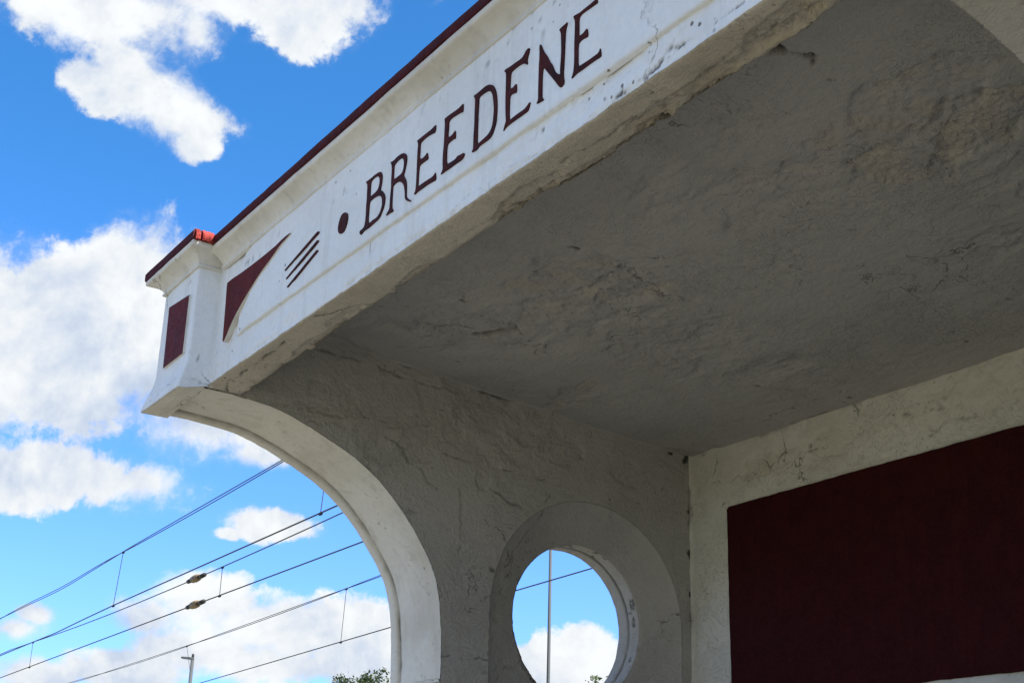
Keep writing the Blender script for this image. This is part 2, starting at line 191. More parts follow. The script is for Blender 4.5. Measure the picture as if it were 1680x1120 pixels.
# ------------------------------------------------------------------ materials
def new_mat(name):
    m = bpy.data.materials.new(name); m.use_nodes = True; nt = m.node_tree; nt.nodes.clear(); g = G(nt)
    b = g.n('ShaderNodeBsdfPrincipled'); o = g.n('ShaderNodeOutputMaterial'); nt.links.new(b.outputs[0], o.inputs[0])
    return m, g, b
def painted_plaster(name, base, grime, rough=.8, bev=.005, grain=.0008, flake=0.0, crack=.6, streak=0.0, speck=.5, stain=.5, bare=(.46, .40, .29)):
    m, g, b = new_mat(name)
    geo = g.n('ShaderNodeNewGeometry'); p = geo.outputs['Position']
    n1 = g.noise(p, 3.0, 6, .6, .4); n2 = g.noise(p, 21, 6, .6); n3 = g.noise(p, 260, 4, .6); n4 = g.noise(p, 90, 3, .6)
    col = g.mix(g.step(n1, .40, .72, 0, stain), c4(*base), c4(*grime))
    col = g.mix(g.step(n2, .56, .74, 0, stain*.8), col, c4(*grime))
    col = g.mix(g.step(n4, .3, .75, 0, .22), col, c4(*[x*.72 for x in base]))
    at = g.n('ShaderNodeAttribute', attribute_name='bare'); col = g.mix(g.m('MULTIPLY', at.outputs['Fac'], .55), col, c4(*bare))
    if streak:
        sv = g.noise(g.vm('MULTIPLY', p, (26.0, 26.0, 2.2)), 1.0, 6, .62)
        col = g.mix(g.m('MULTIPLY', g.step(sv, .50, .72), streak), col, c4(*[x*.78 for x in grime]))
    # pinholes and specks of dirt
    v = g.n('ShaderNodeTexVoronoi'); g.put(v.inputs['Vector'], p); v.inputs['Scale'].default_value = 42
    sp = g.m('MULTIPLY', g.step(v.outputs['Distance'], .17, .09), g.step(g.noise(p, 6.5, 3, .6), .57, .66))
    col = g.mix(g.m('MULTIPLY', sp, speck), col, c4(.05, .042, .033))
    if crack:
        pw = g.vm('ADD', p, g.vm('SCALE', g.vm('SUBTRACT', g.noise(p, 7, 5, .65, 0, 'Color'), (.5, .5, .5))))
        pw.node.inputs[1].links[0].from_node.inputs['Scale'].default_value = .16
        vc = g.n('ShaderNodeTexVoronoi', feature='DISTANCE_TO_EDGE'); g.put(vc.inputs['Vector'], pw); vc.inputs['Scale'].default_value = 3.1
        ck = g.m('MULTIPLY', g.step(vc.outputs['Distance'], .0075, .002), g.step(g.noise(p, 3.3, 3, .55), .52, .60))
        ck = g.m('MULTIPLY', ck, g.step(g.noise(p, 30, 3, .6), .38, .58))
        col = g.mix(g.m('MULTIPLY', ck, crack), col, c4(.05, .044, .036))
    ad = g.n('ShaderNodeAttribute', attribute_name='dirt'); col = g.mix(ad.outputs['Fac'], col, c4(.035, .03, .024))
    g.put(b.inputs['Base Color'], col); b.inputs['Roughness'].default_value = rough
    b.inputs['Specular IOR Level'].default_value = .25
    bp = g.n('ShaderNodeBump'); bp.inputs['Distance'].default_value = 1.0; bp.inputs['Strength'].default_value = 1.0
    hgt = g.m('ADD', g.m('MULTIPLY', n3, grain), g.m('MULTIPLY', n4, grain*1.6))
    if crack: hgt = g.m('SUBTRACT', hgt, g.m('MULTIPLY', ck, .0015))
    if flake:
        fn = g.noise(p, 11, 7, .62, .9); fm = g.step(g.noise(p, 4.2, 3, .55), .44, .58)
        for th in (.44, .50, .555):
            hgt = g.m('SUBTRACT', hgt, g.m('MULTIPLY', g.m('MULTIPLY', g.step(fn, th, th+.006), fm), flake))
    hgt = g.m('SUBTRACT', hgt, g.m('MULTIPLY', sp, .0015)); g.put(bp.inputs['Height'], hgt)
    if bev:
        bv = g.n('ShaderNodeBevel', samples=4); bv.inputs['Radius'].default_value = bev; g.put(bp.inputs['Normal'], bv.outputs[0])
    g.put(b.inputs['Normal'], bp.outputs[0])
    return m
def paint(name, base, dark, rough=.5, scale=18, grain=.0004, wear=None):
    m, g, b = new_mat(name); geo = g.n('ShaderNodeNewGeometry'); p = geo.outputs['Position']
    n = g.noise(p, scale, 6, .62, .3); n2 = g.noise(p, 150, 4, .6)
    col = g.mix(g.step(n, .35, .7), c4(*base), c4(*dark))
    st = g.noise(g.vm('MULTIPLY', p, (70.0, 70.0, 9.0)), 1.0, 4, .6); st2 = g.noise(g.vm('MULTIPLY', p, (8.0, 8.0, 110.0)), 1.0, 4, .6)
    col = g.mix(g.step(st, .45, .8, 0, .45), col, c4(*[x*1.5 for x in base])); col = g.mix(g.step(st2, .45, .75, 0, .4), col, c4(*dark))
    if wear: col = g.mix(g.step(g.noise(p, 75, 6, .7), .70, .75, 0, .8), col, c4(*wear))
    g.put(b.inputs['Base Color'], col); g.put(b.inputs['Roughness'], g.step(n2, .3, .7, rough-.08, rough+.12))
    b.inputs['Specular IOR Level'].default_value = .12
    bp = g.n('ShaderNodeBump'); bp.inputs['Distance'].default_value = 1.0
    g.put(bp.inputs['Height'], g.m('ADD', g.m('MULTIPLY', n2, grain), g.m('MULTIPLY', n, grain*4))); g.put(b.inputs['Normal'], bp.outputs[0])
    return m
def metal(name, base, rough=.5, met=.6):
    m, g, b = new_mat(name); geo = g.n('ShaderNodeNewGeometry')
    n = g.noise(geo.outputs['Position'], 8, 4, .6)
    g.put(b.inputs['Base Color'], g.mix(n, c4(*[x*.8 for x in base]), c4(*[x*1.2 for x in base])))
    b.inputs['Roughness'].default_value = rough; b.inputs['Metallic'].default_value = met
    return m

M_WHITE = painted_plaster('white_masonry_paint', (.78, .80, .81), (.60, .60, .56), stain=.36, speck=.8, crack=.35, streak=.30)
M_EAVE  = painted_plaster('weathered_eave_paint', (.73, .71, .65), (.48, .44, .355), stain=.6, speck=.6, streak=.30)
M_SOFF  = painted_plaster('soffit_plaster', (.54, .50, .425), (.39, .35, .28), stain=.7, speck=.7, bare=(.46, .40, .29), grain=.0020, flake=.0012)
M_IN    = painted_plaster('interior_plaster', (.60, .59, .53), (.44, .42, .36), stain=.5, speck=.5, bev=.004, grain=.0011, flake=.0012)
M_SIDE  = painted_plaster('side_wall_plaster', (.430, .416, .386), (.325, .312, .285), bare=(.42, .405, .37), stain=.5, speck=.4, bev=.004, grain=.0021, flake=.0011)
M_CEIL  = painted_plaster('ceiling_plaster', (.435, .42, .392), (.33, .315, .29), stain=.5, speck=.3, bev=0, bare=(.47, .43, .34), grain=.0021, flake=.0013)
M_RED   = paint('oxblood_paint', (.100, .0100, .0070), (.072, .0075, .0055), .65, wear=None)
M_PANEL = paint('dark_oxblood_panel_paint', (.034, .0036, .0042), (.025, .0028, .0033), .8)
M_LET   = paint('lettering_paint', (.058, .0070, .0045), (.020, .0035, .0028), .65, 30)
M_COPE  = paint('coping_paint', (.062, .0075, .0085), (.042, .006, .007), .75, 22, .001)
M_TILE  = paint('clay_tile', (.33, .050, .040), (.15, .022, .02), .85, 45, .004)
M_WIRE  = metal('wire_steel', (.03, .032, .036), .8, .0)
M_POST  = metal('galvanised_steel', (.04, .046, .05), .85, .0)
M_INS   = paint('glazed_insulator', (.20, .15, .085), (.12, .085, .05), .4, 9)
M_BLACK = paint('black_fitting', (.03, .028, .026), (.02, .02, .02), .5)

# ------------------------------------------------------------------ objects
def link(o, parent=None):
    COL.objects.link(o)
    if parent is not None: o.parent = parent
    return o
def thing(name, label, cat, loc=(0, 0, 0), group=None):
    o = bpy.data.objects.new(name, None); o.empty_display_size = .3; link(o)
    o.location = loc; o['label'] = label; o['category'] = cat
    if group: o['group'] = group
    return o
def mesh_obj(name, V, F, mats, parent=None, smooth=False, mi=None, attrs=None, origin=(0, 0, 0)):
    V = np.asarray(V, float)-np.asarray(origin, float)
    me = bpy.data.meshes.new(name); me.from_pydata(V.tolist(), [], [tuple(f) for f in F])
    for m in (mats if isinstance(mats, (list, tuple)) else [mats]): me.materials.append(m)
    if mi is not None: me.polygons.foreach_set('material_index', np.asarray(mi, np.int32))
    if smooth: me.polygons.foreach_set('use_smooth', np.ones(len(me.polygons), bool))
    for k, a in (attrs or {}).items():
        at = me.attributes.new(k, 'FLOAT', 'POINT'); at.data.foreach_set('value', np.asarray(a, np.float32))
    me.update()
    return link(bpy.data.objects.new(name, me), parent)
class MB:
    def __init__(s): s.V = []; s.F = []; s.mi = []
    def add(s, V, F, mi=0):
        o = len(s.V); s.V += [tuple(map(float, v)) for v in V]; s.F += [tuple(i+o for i in f) for f in F]; s.mi += [mi]*len(F)
    def box(s, a, b, mi=0):
        (x0, y0, z0), (x1, y1, z1) = a, b
        s.add([(x0, y0, z0), (x1, y0, z0), (x1, y1, z0), (x0, y1, z0), (x0, y0, z1), (x1, y0, z1), (x1, y1, z1), (x0, y1, z1)],
              [(0, 3, 2, 1), (4, 5, 6, 7), (0, 1, 5, 4), (1, 2, 6, 5), (2, 3, 7, 6), (3, 0, 4, 7)], mi)
    def loft(s, rings, closed=True, mi=0, caps=(False, False), flip=False):
        n = len(rings[0]); V = [p for r in rings for p in r]; F = []
        for i in range(len(rings)-1):
            for j in range(n if closed else n-1):
                k = (j+1) % n; q = (i*n+j, i*n+k, (i+1)*n+k, (i+1)*n+j); F.append(q[::-1] if flip else q)
        if caps[0]: F.append(tuple(range(n))[::-1])
        if caps[1]: F.append(tuple((len(rings)-1)*n+j for j in range(n)))
        s.add(V, F, mi)
    def tube(s, pts, r, n=8, mi=0):
        pts = [Vector(p) for p in pts]; rings = []
        rr = r if isinstance(r, (list, tuple)) else [r]*len(pts)
        for i, p in enumerate(pts):
            t = (pts[min(i+1, len(pts)-1)]-pts[max(i-1, 0)]).normalized()
            a = t.cross(Vector((0, 0, 1))) if abs(t.z) < .9 else t.cross(Vector((1, 0, 0))); a.normalize(); b = t.cross(a)
            rings.append([tuple(p+(a*math.cos(2*math.pi*k/n)+b*math.sin(2*math.pi*k/n))*rr[i]) for k in range(n)])
        s.loft(rings, True, mi, (True, True))
    def obj(s, name, mats, parent=None, smooth=False, origin=(0, 0, 0)):
        return mesh_obj(name, s.V, s.F, mats, parent, smooth, s.mi, None, origin)
def mark(o, kind): o['kind'] = kind; return o

def grid_faces(nv, nu, flip=False, keep=None):
    i = np.arange(nv*nu).reshape(nv, nu)
    q = np.stack([i[:-1, :-1], i[:-1, 1:], i[1:, 1:], i[1:, :-1]], -1).reshape(-1, 4)
    if flip: q = q[:, ::-1]
    if keep is not None: q = q[keep]
    return q

# ================================================================== ground
XI, XO, YF, YI, YJ, YB = -2.888, -3.120, 1.033, 1.1195, 1.680, 2.4574
XC = -1.8975
def mir(x): return 2*XC-x
ZC0, ZC1 = 1.194, 1.084                                        # ceiling height at the fascia and at the back wall
def ceil_z(y): return ZC0+(ZC1-ZC0)*(y-YI)/(YB-YI)
def bottom_z(x): return .992+.0062*np.minimum(x+2.888, 2.0)

def ground():
    m, g, b = new_mat('dry_grass'); p = g.n('ShaderNodeNewGeometry').outputs['Position']
    col = g.mix(g.noise(p, .4, 6, .6), c4(.10, .115, .045), c4(.19, .165, .09)); col = g.mix(g.step(g.noise(p, 9, 5, .7), .4, .7), col, c4(.07, .085, .03))
    g.put(b.inputs['Base Color'], col); b.inputs['Roughness'].default_value = .95
    n = 40; r = [0, 3, 6, 10, 15, 22, 35, 60, 100, 200, 500, 1500]; V = [(0, 0, GZ-.03)]; F = []
    for i, q in enumerate(r[1:]):
        for k in range(n):
            a = 2*math.pi*k/n; V.append((q*math.cos(a), q*math.sin(a), GZ-.03))
        o = 1+i*n
        for k in range(n):
            F.append((0, o+k, o+(k+1) % n) if i == 0 else (o-n+k, o+k, o+(k+1) % n, o-n+(k+1) % n))
    mark(mesh_obj('ground', V, F, m), 'structure')
    m, g, b = new_mat('platform_concrete'); p = g.n('ShaderNodeNewGeometry').outputs['Position']
    col = g.mix(g.noise(p, 1.3, 7, .6), c4(*PAVE), c4(*[x*.8 for x in PAVE])); col = g.mix(g.step(g.noise(p, 60, 3, .7), .55, .75, 0, .4), col, c4(.14, .13, .11))
    g.put(b.inputs['Base Color'], col); b.inputs['Roughness'].default_value = .9
    k = MB(); k.box((-9, -7, GZ-.2), (7, 4.6, GZ)); mark(k.obj('platform', m), 'structure')
    m, g, b = new_mat('ballast'); p = g.n('ShaderNodeNewGeometry').outputs['Position']
    v = g.n('ShaderNodeTexVoronoi'); g.put(v.inputs['Vector'], p); v.inputs['Scale'].default_value = 22
    g.put(b.inputs['Base Color'], g.mix(v.outputs['Color'], c4(.10, .09, .08), c4(.24, .22, .19))); b.inputs['Roughness'].default_value = .9
    k = MB(); k.box((-120, 5.2, GZ-.2), (60, 15.5, GZ-.02)); mark(k.obj('track_bed', m), 'structure')
ground()

# ================================================================== the shelter
SH = thing('tram_shelter', 'white rendered concrete waiting shelter with oxblood red lettering, arched side wall and round opening', 'shelter', (0, 0, 0))

# --- the arch under the side wall: front edge of the wall, curving forward under the fascia
_P = [(1.030, .9905), (1.09, .9895), (1.131, .986), (1.17, .9835), (1.22, .975), (1.285, .9545), (1.333, .9355), (1.39, .911), (1.434, .889), (1.48, .859), (1.52, .825),
      (1.558, .787), (1.592, .7455), (1.619, .709), (1.640, .676), (1.655, .642), (1.667, .60), (1.674, .553), (1.679, .49), (1.681, .41), (1.683, .2), (1.683, -1.5)]
def resample(P, s):
    P = np.array(P, float); d = np.r_[0, np.cumsum(np.linalg.norm(np.diff(P, axis=0), axis=1))]
    # Catmull-Rom through the points
    out = []
    for i in range(len(P)-1):
        p0, p1, p2, p3 = P[max(i-1, 0)], P[i], P[i+1], P[min(i+2, len(P)-1)]
        n = max(2, int((d[i+1]-d[i])/s)) if P[i][1] > .25 else 24
        if P[i][1] <= .25: p0, p3 = p1, p2
        for t in np.linspace(0, 1, n, endpoint=False):
            out.append(.5*((2*p1)+(-p0+p2)*t+(2*p0-5*p1+4*p2-p3)*t*t+(-p0+3*p1-3*p2+p3)*t**3))
    out.append(P[-1]); return np.array(out)
ARCH = resample(_P, .004)
_T = np.gradient(ARCH, axis=0); _T /= np.linalg.norm(_T, axis=1)[:, None]; ARCH_N = np.c_[_T[:, 1], -_T[:, 0]]
def wob(P, seed, amp=.0016):
    return amp*fbm(np.c_[P*16, np.zeros(len(P))], 4, .6, seed)+.0035*amp/.0016*np.minimum(0, .18-np.abs(fbm(np.c_[P*30, np.ones(len(P))], 3, .55, seed+1)))
EDGE_IN = ARCH-ARCH_N*np.abs(wob(ARCH, 3.1))[:, None]
EDGE_OUT = ARCH-ARCH_N*np.abs(wob(ARCH, 5.7))[:, None]

HY, HZ, HR, RR = 2.117, .597, .2016, .3025                     # round opening and its recess
ZS = .20
def recess_r(th):
    c, s = np.cos(th), np.sin(th)
    r = np.full_like(th, RR); lo = s < 0
    r = np.where(lo, np.minimum(RR/np.maximum(np.abs(c), 1e-6), (HZ-ZS)/np.maximum(np.abs(s), 1e-6)), r)
    return r
TH = np.linspace(0, 2*np.pi, 360, endpoint=False)
RIM = np.c_[HY+recess_r(TH)*np.cos(TH), HZ+recess_r(TH)*np.sin(TH)]
RIM = RIM*1.0+.0012*np.c_[fbm(np.c_[RIM*18, RIM[:, :1]*0], 3, .6, 8), fbm(np.c_[RIM*18, RIM[:, :1]*0], 3, .6, 9)]
HY2 = HY+.007
HOLE = np.c_[HY2+HR*np.cos(TH), HZ+HR*np.sin(TH)]
HOLE = HOLE+.0016*np.c_[fbm(np.c_[HOLE*14, HOLE[:, :1]*0], 4, .6, 2), fbm(np.c_[HOLE*14, HOLE[:, :1]*0], 4, .6, 4)]

WALL_PATCH = [(1.60, .94, .06, .035, .5), (1.78, .90, .035, .045, .9), (1.97, 1.03, .10, .06, .8), (1.36, 1.03, .10, .05, .8), (1.62, 1.02, .10, .05, .7), (2.25, 1.01, .09, .04, .5), (1.30, .985, .12, .03, .7)]
WALL_CRACK = [([(1.50, .965), (1.55, .945), (1.565, .918), (1.60, .902), (1.615, .875), (1.65, .86)], .0016, .0022, .45),
              ([(1.80, .885), (1.84, .875), (1.87, .860), (1.90, .853)], .0030, .0035, .40),
              ([(1.66, .95), (1.74, .948), (1.86, .94), (1.97, .937)], .0015, .0015, .6),
              ([(1.40, 1.035), (1.44, 1.005), (1.50, 1.0), (1.53, .985)], .0018, .0022, .45),
              ([(1.68, .46), (1.74, .458), (1.79, .465), (1.82, .463)], .0013, .0015, .7),
              ([(1.715, .90), (1.722, .80), (1.72, .70)], .0012, .001, .35),
              ([(1.27, 1.15), (1.42, 1.143), (1.55, 1.125), (1.70, 1.12)], .0022, .002, .5)]
def side_face(x, out_sign, fine, edge):
    """the flat of a side wall at x (out_sign: +1 faces +X), with its arch edge and the recess cut out"""
    s = .0028 if fine else .02
    ys = np.arange(1.04, YB+.001, s); zs = np.r_[np.arange(-1.5, .15, .05), np.arange(.15, 1.215, s)]
    Y, Z = np.meshgrid(ys, zs); Q = np.c_[Y.ravel(), Z.ravel()]
    # signed distance to arch edge (negative inside the wall)
    def sd_curve(Q, C, closed):
        D = np.full(len(Q), 1e9); Nn = np.zeros_like(Q)
        near = np.ones(len(Q), bool)
        for blk in np.array_split(np.arange(len(Q)), max(1, len(Q)//4000)):
            q = Q[blk]; d2 = ((q[:, None, :]-C[None])**2).sum(-1); k = d2.argmin(1)
            D[blk] = np.sqrt(d2[np.arange(len(q)), k]); Nn[blk] = C[k]
        return D, Nn
    inside_arch = np.zeros(len(Q), bool)
    zc = edge[:, 1][::-1]; yc = edge[:, 0][::-1]
    yb_at = np.interp(Q[:, 1], np.maximum.accumulate(zc), yc, right=1.0)
    out_a = (Q[:, 0] < yb_at)
    ang = np.arctan2(Q[:, 1]-HZ, Q[:, 0]-HY) % (2*np.pi); rr = np.hypot(Q[:, 0]-HY, Q[:, 1]-HZ)
    rim_r = np.interp(ang, np.r_[TH, 2*np.pi], np.r_[np.hypot(RIM[:, 0]-HY, RIM[:, 1]-HZ), np.hypot(RIM[0, 0]-HY, RIM[0, 1]-HZ)])
    out_r = rr < rim_r
    Q2 = Q.copy()
    m = (np.abs(Q[:, 0]-yb_at) < .05) | ((Q[:, 1] > .93) & (Q[:, 0] < 1.4))
    D, Nn = sd_curve(Q[m], edge, False); k = np.where(m)[0]
    snap = D < .72*s; Q2[k[snap]] = Nn[snap]; out_a[k[snap]] = False
    dr = np.abs(rr-rim_r); k = np.where(dr < .72*s)[0]
    Q2[k] = np.c_[HY+rim_r[k]*np.cos(ang[k]), HZ+rim_r[k]*np.sin(ang[k])]; out_r[k] = False
    bad = (out_a | out_r).reshape(len(zs), len(ys))
    keep = ~(bad[:-1, :-1] | bad[:-1, 1:] | bad[1:, 1:] | bad[1:, :-1]).ravel()
    P3 = np.c_[np.full(len(Q2), x), Q2]
    at = {}
    if fine:
        h, di, ba = plaster(P3, Q2[:, 0], Q2[:, 1], 1.0, .0030, .8, WALL_PATCH, WALL_CRACK, 1.0, .85)
        fade = np.minimum(sst(0, .03, np.abs(rr-rim_r)), 1)
        P3[:, 0] += out_sign*h*fade
        # patchy darkening along the corner with the back wall and under the ceiling
        cd = np.minimum(YB-Q2[:, 0], np.abs(ceil_z(Q2[:, 0])-Q2[:, 1])*1.3)
        gn = fbm(P3*28, 4, .6, 3.3); di = np.maximum(di, .75*sst(.012, .0, cd-.012*gn)*sst(.0, .35, fbm(P3*7, 3, .5, 6.1)))
        def spot(y, z, r): return sst(1.25, .55, np.hypot(Q2[:, 0]-y, Q2[:, 1]-z)/r+1.1*fbm(P3*60, 4, .62, y*9))
        di = np.maximum(di, .95*np.maximum.reduce([spot(YB-.007, .81, .010), spot(YB-.012, 1.078, .013), spot(2.39, 1.088, .008), spot(YB-.006, .93, .006), spot(YB-.006, .70, .007)]))
        at = dict(dirt=di, bare=ba)
    F = grid_faces(len(zs), len(ys), out_sign < 0, keep)
    return P3, F, at

def side_wall(flip):
    """flip: the same wall mirrored to the other end of the shelter"""
    V = []; F = []; D = []; B = []; mi = []
    def add(P, Fc, at=None, mat=0):
        o = sum(len(v) for v in V); V.append(np.asarray(P)); F.extend([tuple(int(i)+o for i in f) for f in Fc]); mi.extend([mat]*len(Fc))
        D.append(at['dirt'] if at else np.zeros(len(P))); B.append(at['bare'] if at else np.zeros(len(P)))
    add(*side_face(XI, 1, not flip, EDGE_IN)); add(*side_face(XO, -1, False, EDGE_OUT))
    # intrados of the arch: a border strip along the outer edge stands 8 mm proud of the main band
    xs = np.r_[XO, XO+.012, XO+.031, XO+.0345, XO+.037, XO+.042, np.linspace(XO+.055, XI, 40)]
    n = len(ARCH); nx = len(xs); P = np.zeros((n, nx, 3)); di = np.zeros((n, nx)); ba = np.zeros((n, nx))
    arc = np.r_[0, np.cumsum(np.linalg.norm(np.diff(ARCH, axis=0), axis=1))]
    for j, x in enumerate(xs):
        t = (x-XO)/(XI-XO); base = EDGE_OUT*(1-t)**8+EDGE_IN*t**8+ARCH*(1-(1-t)**8-t**8)
        off = .007 if j < 3 else (-.001 if j in (3, 4) else 0.0)
        p3 = np.c_[np.full(n, x), base]
        h, d1, b1 = plaster(p3*1.3, arc, np.full(n, x)*1.0, 4.0, .0022, .6, [], [], .7)
        mid = min(1, min(t, 1-t)*14+.25)
        base = base+ARCH_N*(off+h*mid*.8)[:, None]
        P[:, j] = np.c_[np.full(n, x+.0012*fbm(np.c_[ARCH*9, ARCH[:, :1]*0], 3, .5, 2.2)*(1 if j in (2, 3, 4) else 0)), base]
        di[:, j] = d1*.8
        if j in (3, 4): di[:, j] = np.maximum(di[:, j], np.clip(.42+.5*fbm(p3*20, 3, .5, 1.9), .1, .9))
    f0 = len(F); add(P.reshape(-1, 3), grid_faces(n, nx), dict(dirt=di.ravel(), bare=ba.ravel()), 0 if flip else 1); f1 = len(F)
    # recess, reveal, outer recess of the round opening
    def ringP(C, x): return np.c_[np.full(len(C), x), C]
    st = [(RIM*(1-t)+HOLE*t, XI-.064*t**.8) for t in np.linspace(0, 1, 14)]
    rv = []
    for q in np.linspace(0, 1, 20)[1:]:
        gq = math.exp(-((q-.52)/.035)**2)*.005
        C = np.c_[HY2, HZ]+(HOLE-np.c_[HY2, HZ])*(1+gq/HR); rv.append((C, XI-.064-.09*q))
    ou = [(HOLE*(1-t)+RIM*t, XI-.154-(XI-.154-XO)*t) for t in np.linspace(0, 1, 5)[1:]]
    allr = st+rv+ou; m = len(TH); P = np.stack([ringP(C, x) for C, x in allr]); sh = P.shape
    Pf = P.reshape(-1, 3); h, d1, b1 = plaster(Pf, np.tile(TH*.25, len(allr)), Pf[:, 0], 6.0, .0022, .8, [], [], .8)
    idx = np.repeat(np.arange(len(allr)), m); amp = np.where((idx == 0) | (idx >= len(st)+len(rv)), 0, 1.0)
    nrm = np.zeros_like(Pf); cdir = np.c_[HY-Pf[:, 1], HZ-Pf[:, 2]]; cdir /= np.linalg.norm(cdir, axis=1)[:, None]
    isr = idx >= len(st)
    nrm[:, 0] = np.where(isr, 0, .9); nrm[:, 1:] = cdir*np.where(isr, 1, .45)[:, None]
    Pf = Pf+nrm*(h*amp)[:, None]
    q = (idx-len(st)+1)/19.0
    d1 = np.maximum(d1*.8, np.where(isr, np.exp(-((q-.52)/.045)**2)*(.6+.5*fbm(Pf*12, 3, .5, 1.2)), 0))
    d1 = np.maximum(d1, np.where(isr & (q < .5), .8*sst(.15, .4, fbm(Pf*32, 3, .6, 5.2)), 0))
    i = np.arange(len(allr)*m).reshape(len(allr), m); nx_ = np.roll(i, -1, 1)
    Fq = np.stack([i[:-1], nx_[:-1], nx_[1:], i[1:]], -1).reshape(-1, 4)[:, ::-1]
    add(Pf, Fq, dict(dirt=np.clip(d1, 0, 1), bare=b1))
    fl0 = len(F)
    V = np.concatenate(V)
    if flip: V[:, 0] = mir(V[:, 0]); F = [f[::-1] for f in F]
    # rest of the wall: front end, top, back end
    k = MB(); x0, x1 = (XO+.001, XI-.001) if not flip else (mir(XI)+.001, mir(XO)-.001)
    o = mesh_obj('side_wall', V, F, [M_SIDE, M_EAVE, M_SOFF], SH, True, mi, dict(dirt=np.concatenate(D), bare=np.concatenate(B)))
    sm = np.ones(len(F), bool); q_ = np.arange(f1-f0) % (nx-1); sm[f0:f1] = ~((q_ >= 2) & (q_ <= 4)); o.data.polygons.foreach_set('use_smooth', sm)
    k.box((x0, 1.045, 1.02), (x1, 1.06, 1.215)); k.box((x0, 1.06, 1.2), (x1, YB, 1.21)); k.obj('wall_head', M_IN, o)
    return o
W1 = side_wall(False); W1['label'] = 'arched side wall with the round opening'
W2 = side_wall(True); W2['label'] = 'arched dividing wall at the upper right edge'
ADDED_BAY = 2.224                                                     # unseen second bay of the same width, added to darken the interior
W3 = W2.copy(); link(W3, SH); W3.location.x = ADDED_BAY; W3['label'] = 'arched end wall of the added, unseen second bay'
for ch_ in list(W2.children): c_ = ch_.copy(); link(c_, W3)
k = MB(); x0, x1 = mir(XO)-.01, mir(XI)+ADDED_BAY+.01  # ceiling, back wall and panel of the added bay, out of view
k.add([(x0, YI-.02, ceil_z(YI-.02)), (x1, YI-.02, ceil_z(YI-.02)), (x1, YB+.05, ceil_z(YB+.05)), (x0, YB+.05, ceil_z(YB+.05))]+[(x0, YI-.02, ceil_z(YI)+.03), (x1, YI-.02, ceil_z(YI)+.03), (x1, YB+.05, ceil_z(YB)+.03), (x0, YB+.05, ceil_z(YB)+.03)],
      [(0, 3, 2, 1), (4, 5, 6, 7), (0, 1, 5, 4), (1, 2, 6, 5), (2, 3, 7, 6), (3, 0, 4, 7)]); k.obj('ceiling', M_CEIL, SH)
k = MB(); k.box((mir(XO)-.004, YB, -1.5), (mir(XI)+ADDED_BAY+.004, YB+.16, 1.2)); _b = k.obj('back_wall', M_IN, SH)
k = MB(); k.box((mir(XO)+.15, YB-.006, .4035), (mir(XI)+ADDED_BAY-.15, YB+.004, .9127)); k.obj('painted_panel', M_PANEL, _b)

# --- ceiling
def ceiling():
    s = .0045; x0, x1 = XI-.002, mir(XI)+.002
    xs = np.arange(x0, x1+s, s); ys = np.linspace(YI-.03, YB+.004, int((YB-YI)/s)); X, Y = np.meshgrid(xs, ys); X, Y = X.ravel(), Y.ravel()
    Z = ceil_z(Y); R = .003; t = np.clip(X-XI, 0, R); Z = Z-(R-np.sqrt(R*R-(R-t)**2))*.9
    P = np.c_[X, Y, Z]
    pt = [(-2.24, 1.56, .17, .10, 1.4), (-2.17, 1.67, .11, .07, 2.0), (-2.40, 1.62, .14, .08, .7), (-1.32, 1.58, .20, .10, 1.3), (-1.22, 1.72, .18, .09, 1.9), (-1.43, 1.70, .09, .06, 1.3), (-2.76, 1.95, .13, .045, .9), (-1.62, 1.55, .05, .04, .5)]
    ck = [([(-2.605, 1.575), (-2.595, 1.59), (-2.575, 1.60), (-2.548, 1.606), (-2.53, 1.622)], .0075, .016, 1.0), ([(-2.61, 1.53), (-2.622, 1.55), (-2.605, 1.578)], .002, .003, .9),
          ([(-2.66, 1.50), (-2.64, 1.48), (-2.60, 1.50), (-2.58, 1.55)], .0018, .002, .6),
          ([(-1.325, 1.29), (-1.33, 1.325), (-1.315, 1.35), (-1.305, 1.372)], .0065, .014, 1.0), ([(-1.345, 1.275), (-1.35, 1.30), (-1.335, 1.32)], .0045, .004, .6), ([(-1.30, 1.365), (-1.318, 1.385)], .003, .006, .9),
          ([(-1.335, 1.42), (-1.33, 1.44)], .0025, .004, .8), ([(-2.80, 1.47), (-2.78, 1.50), (-2.74, 1.53)], .0016, .002, .5)]
    h, di, ba = plaster(P, X, Y, 2.0, .0035, 1.15, pt, ck, .6)
    P[:, 2] -= h
    gn = fbm(P*28, 4, .6, 3.3); di = np.maximum(di, .7*sst(.012, 0, (YB-Y)-.012*gn)*sst(.05, .35, fbm(P*6, 3, .5, 6.1)))
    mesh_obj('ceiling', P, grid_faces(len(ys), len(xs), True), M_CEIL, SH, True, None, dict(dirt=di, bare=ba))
ceiling()

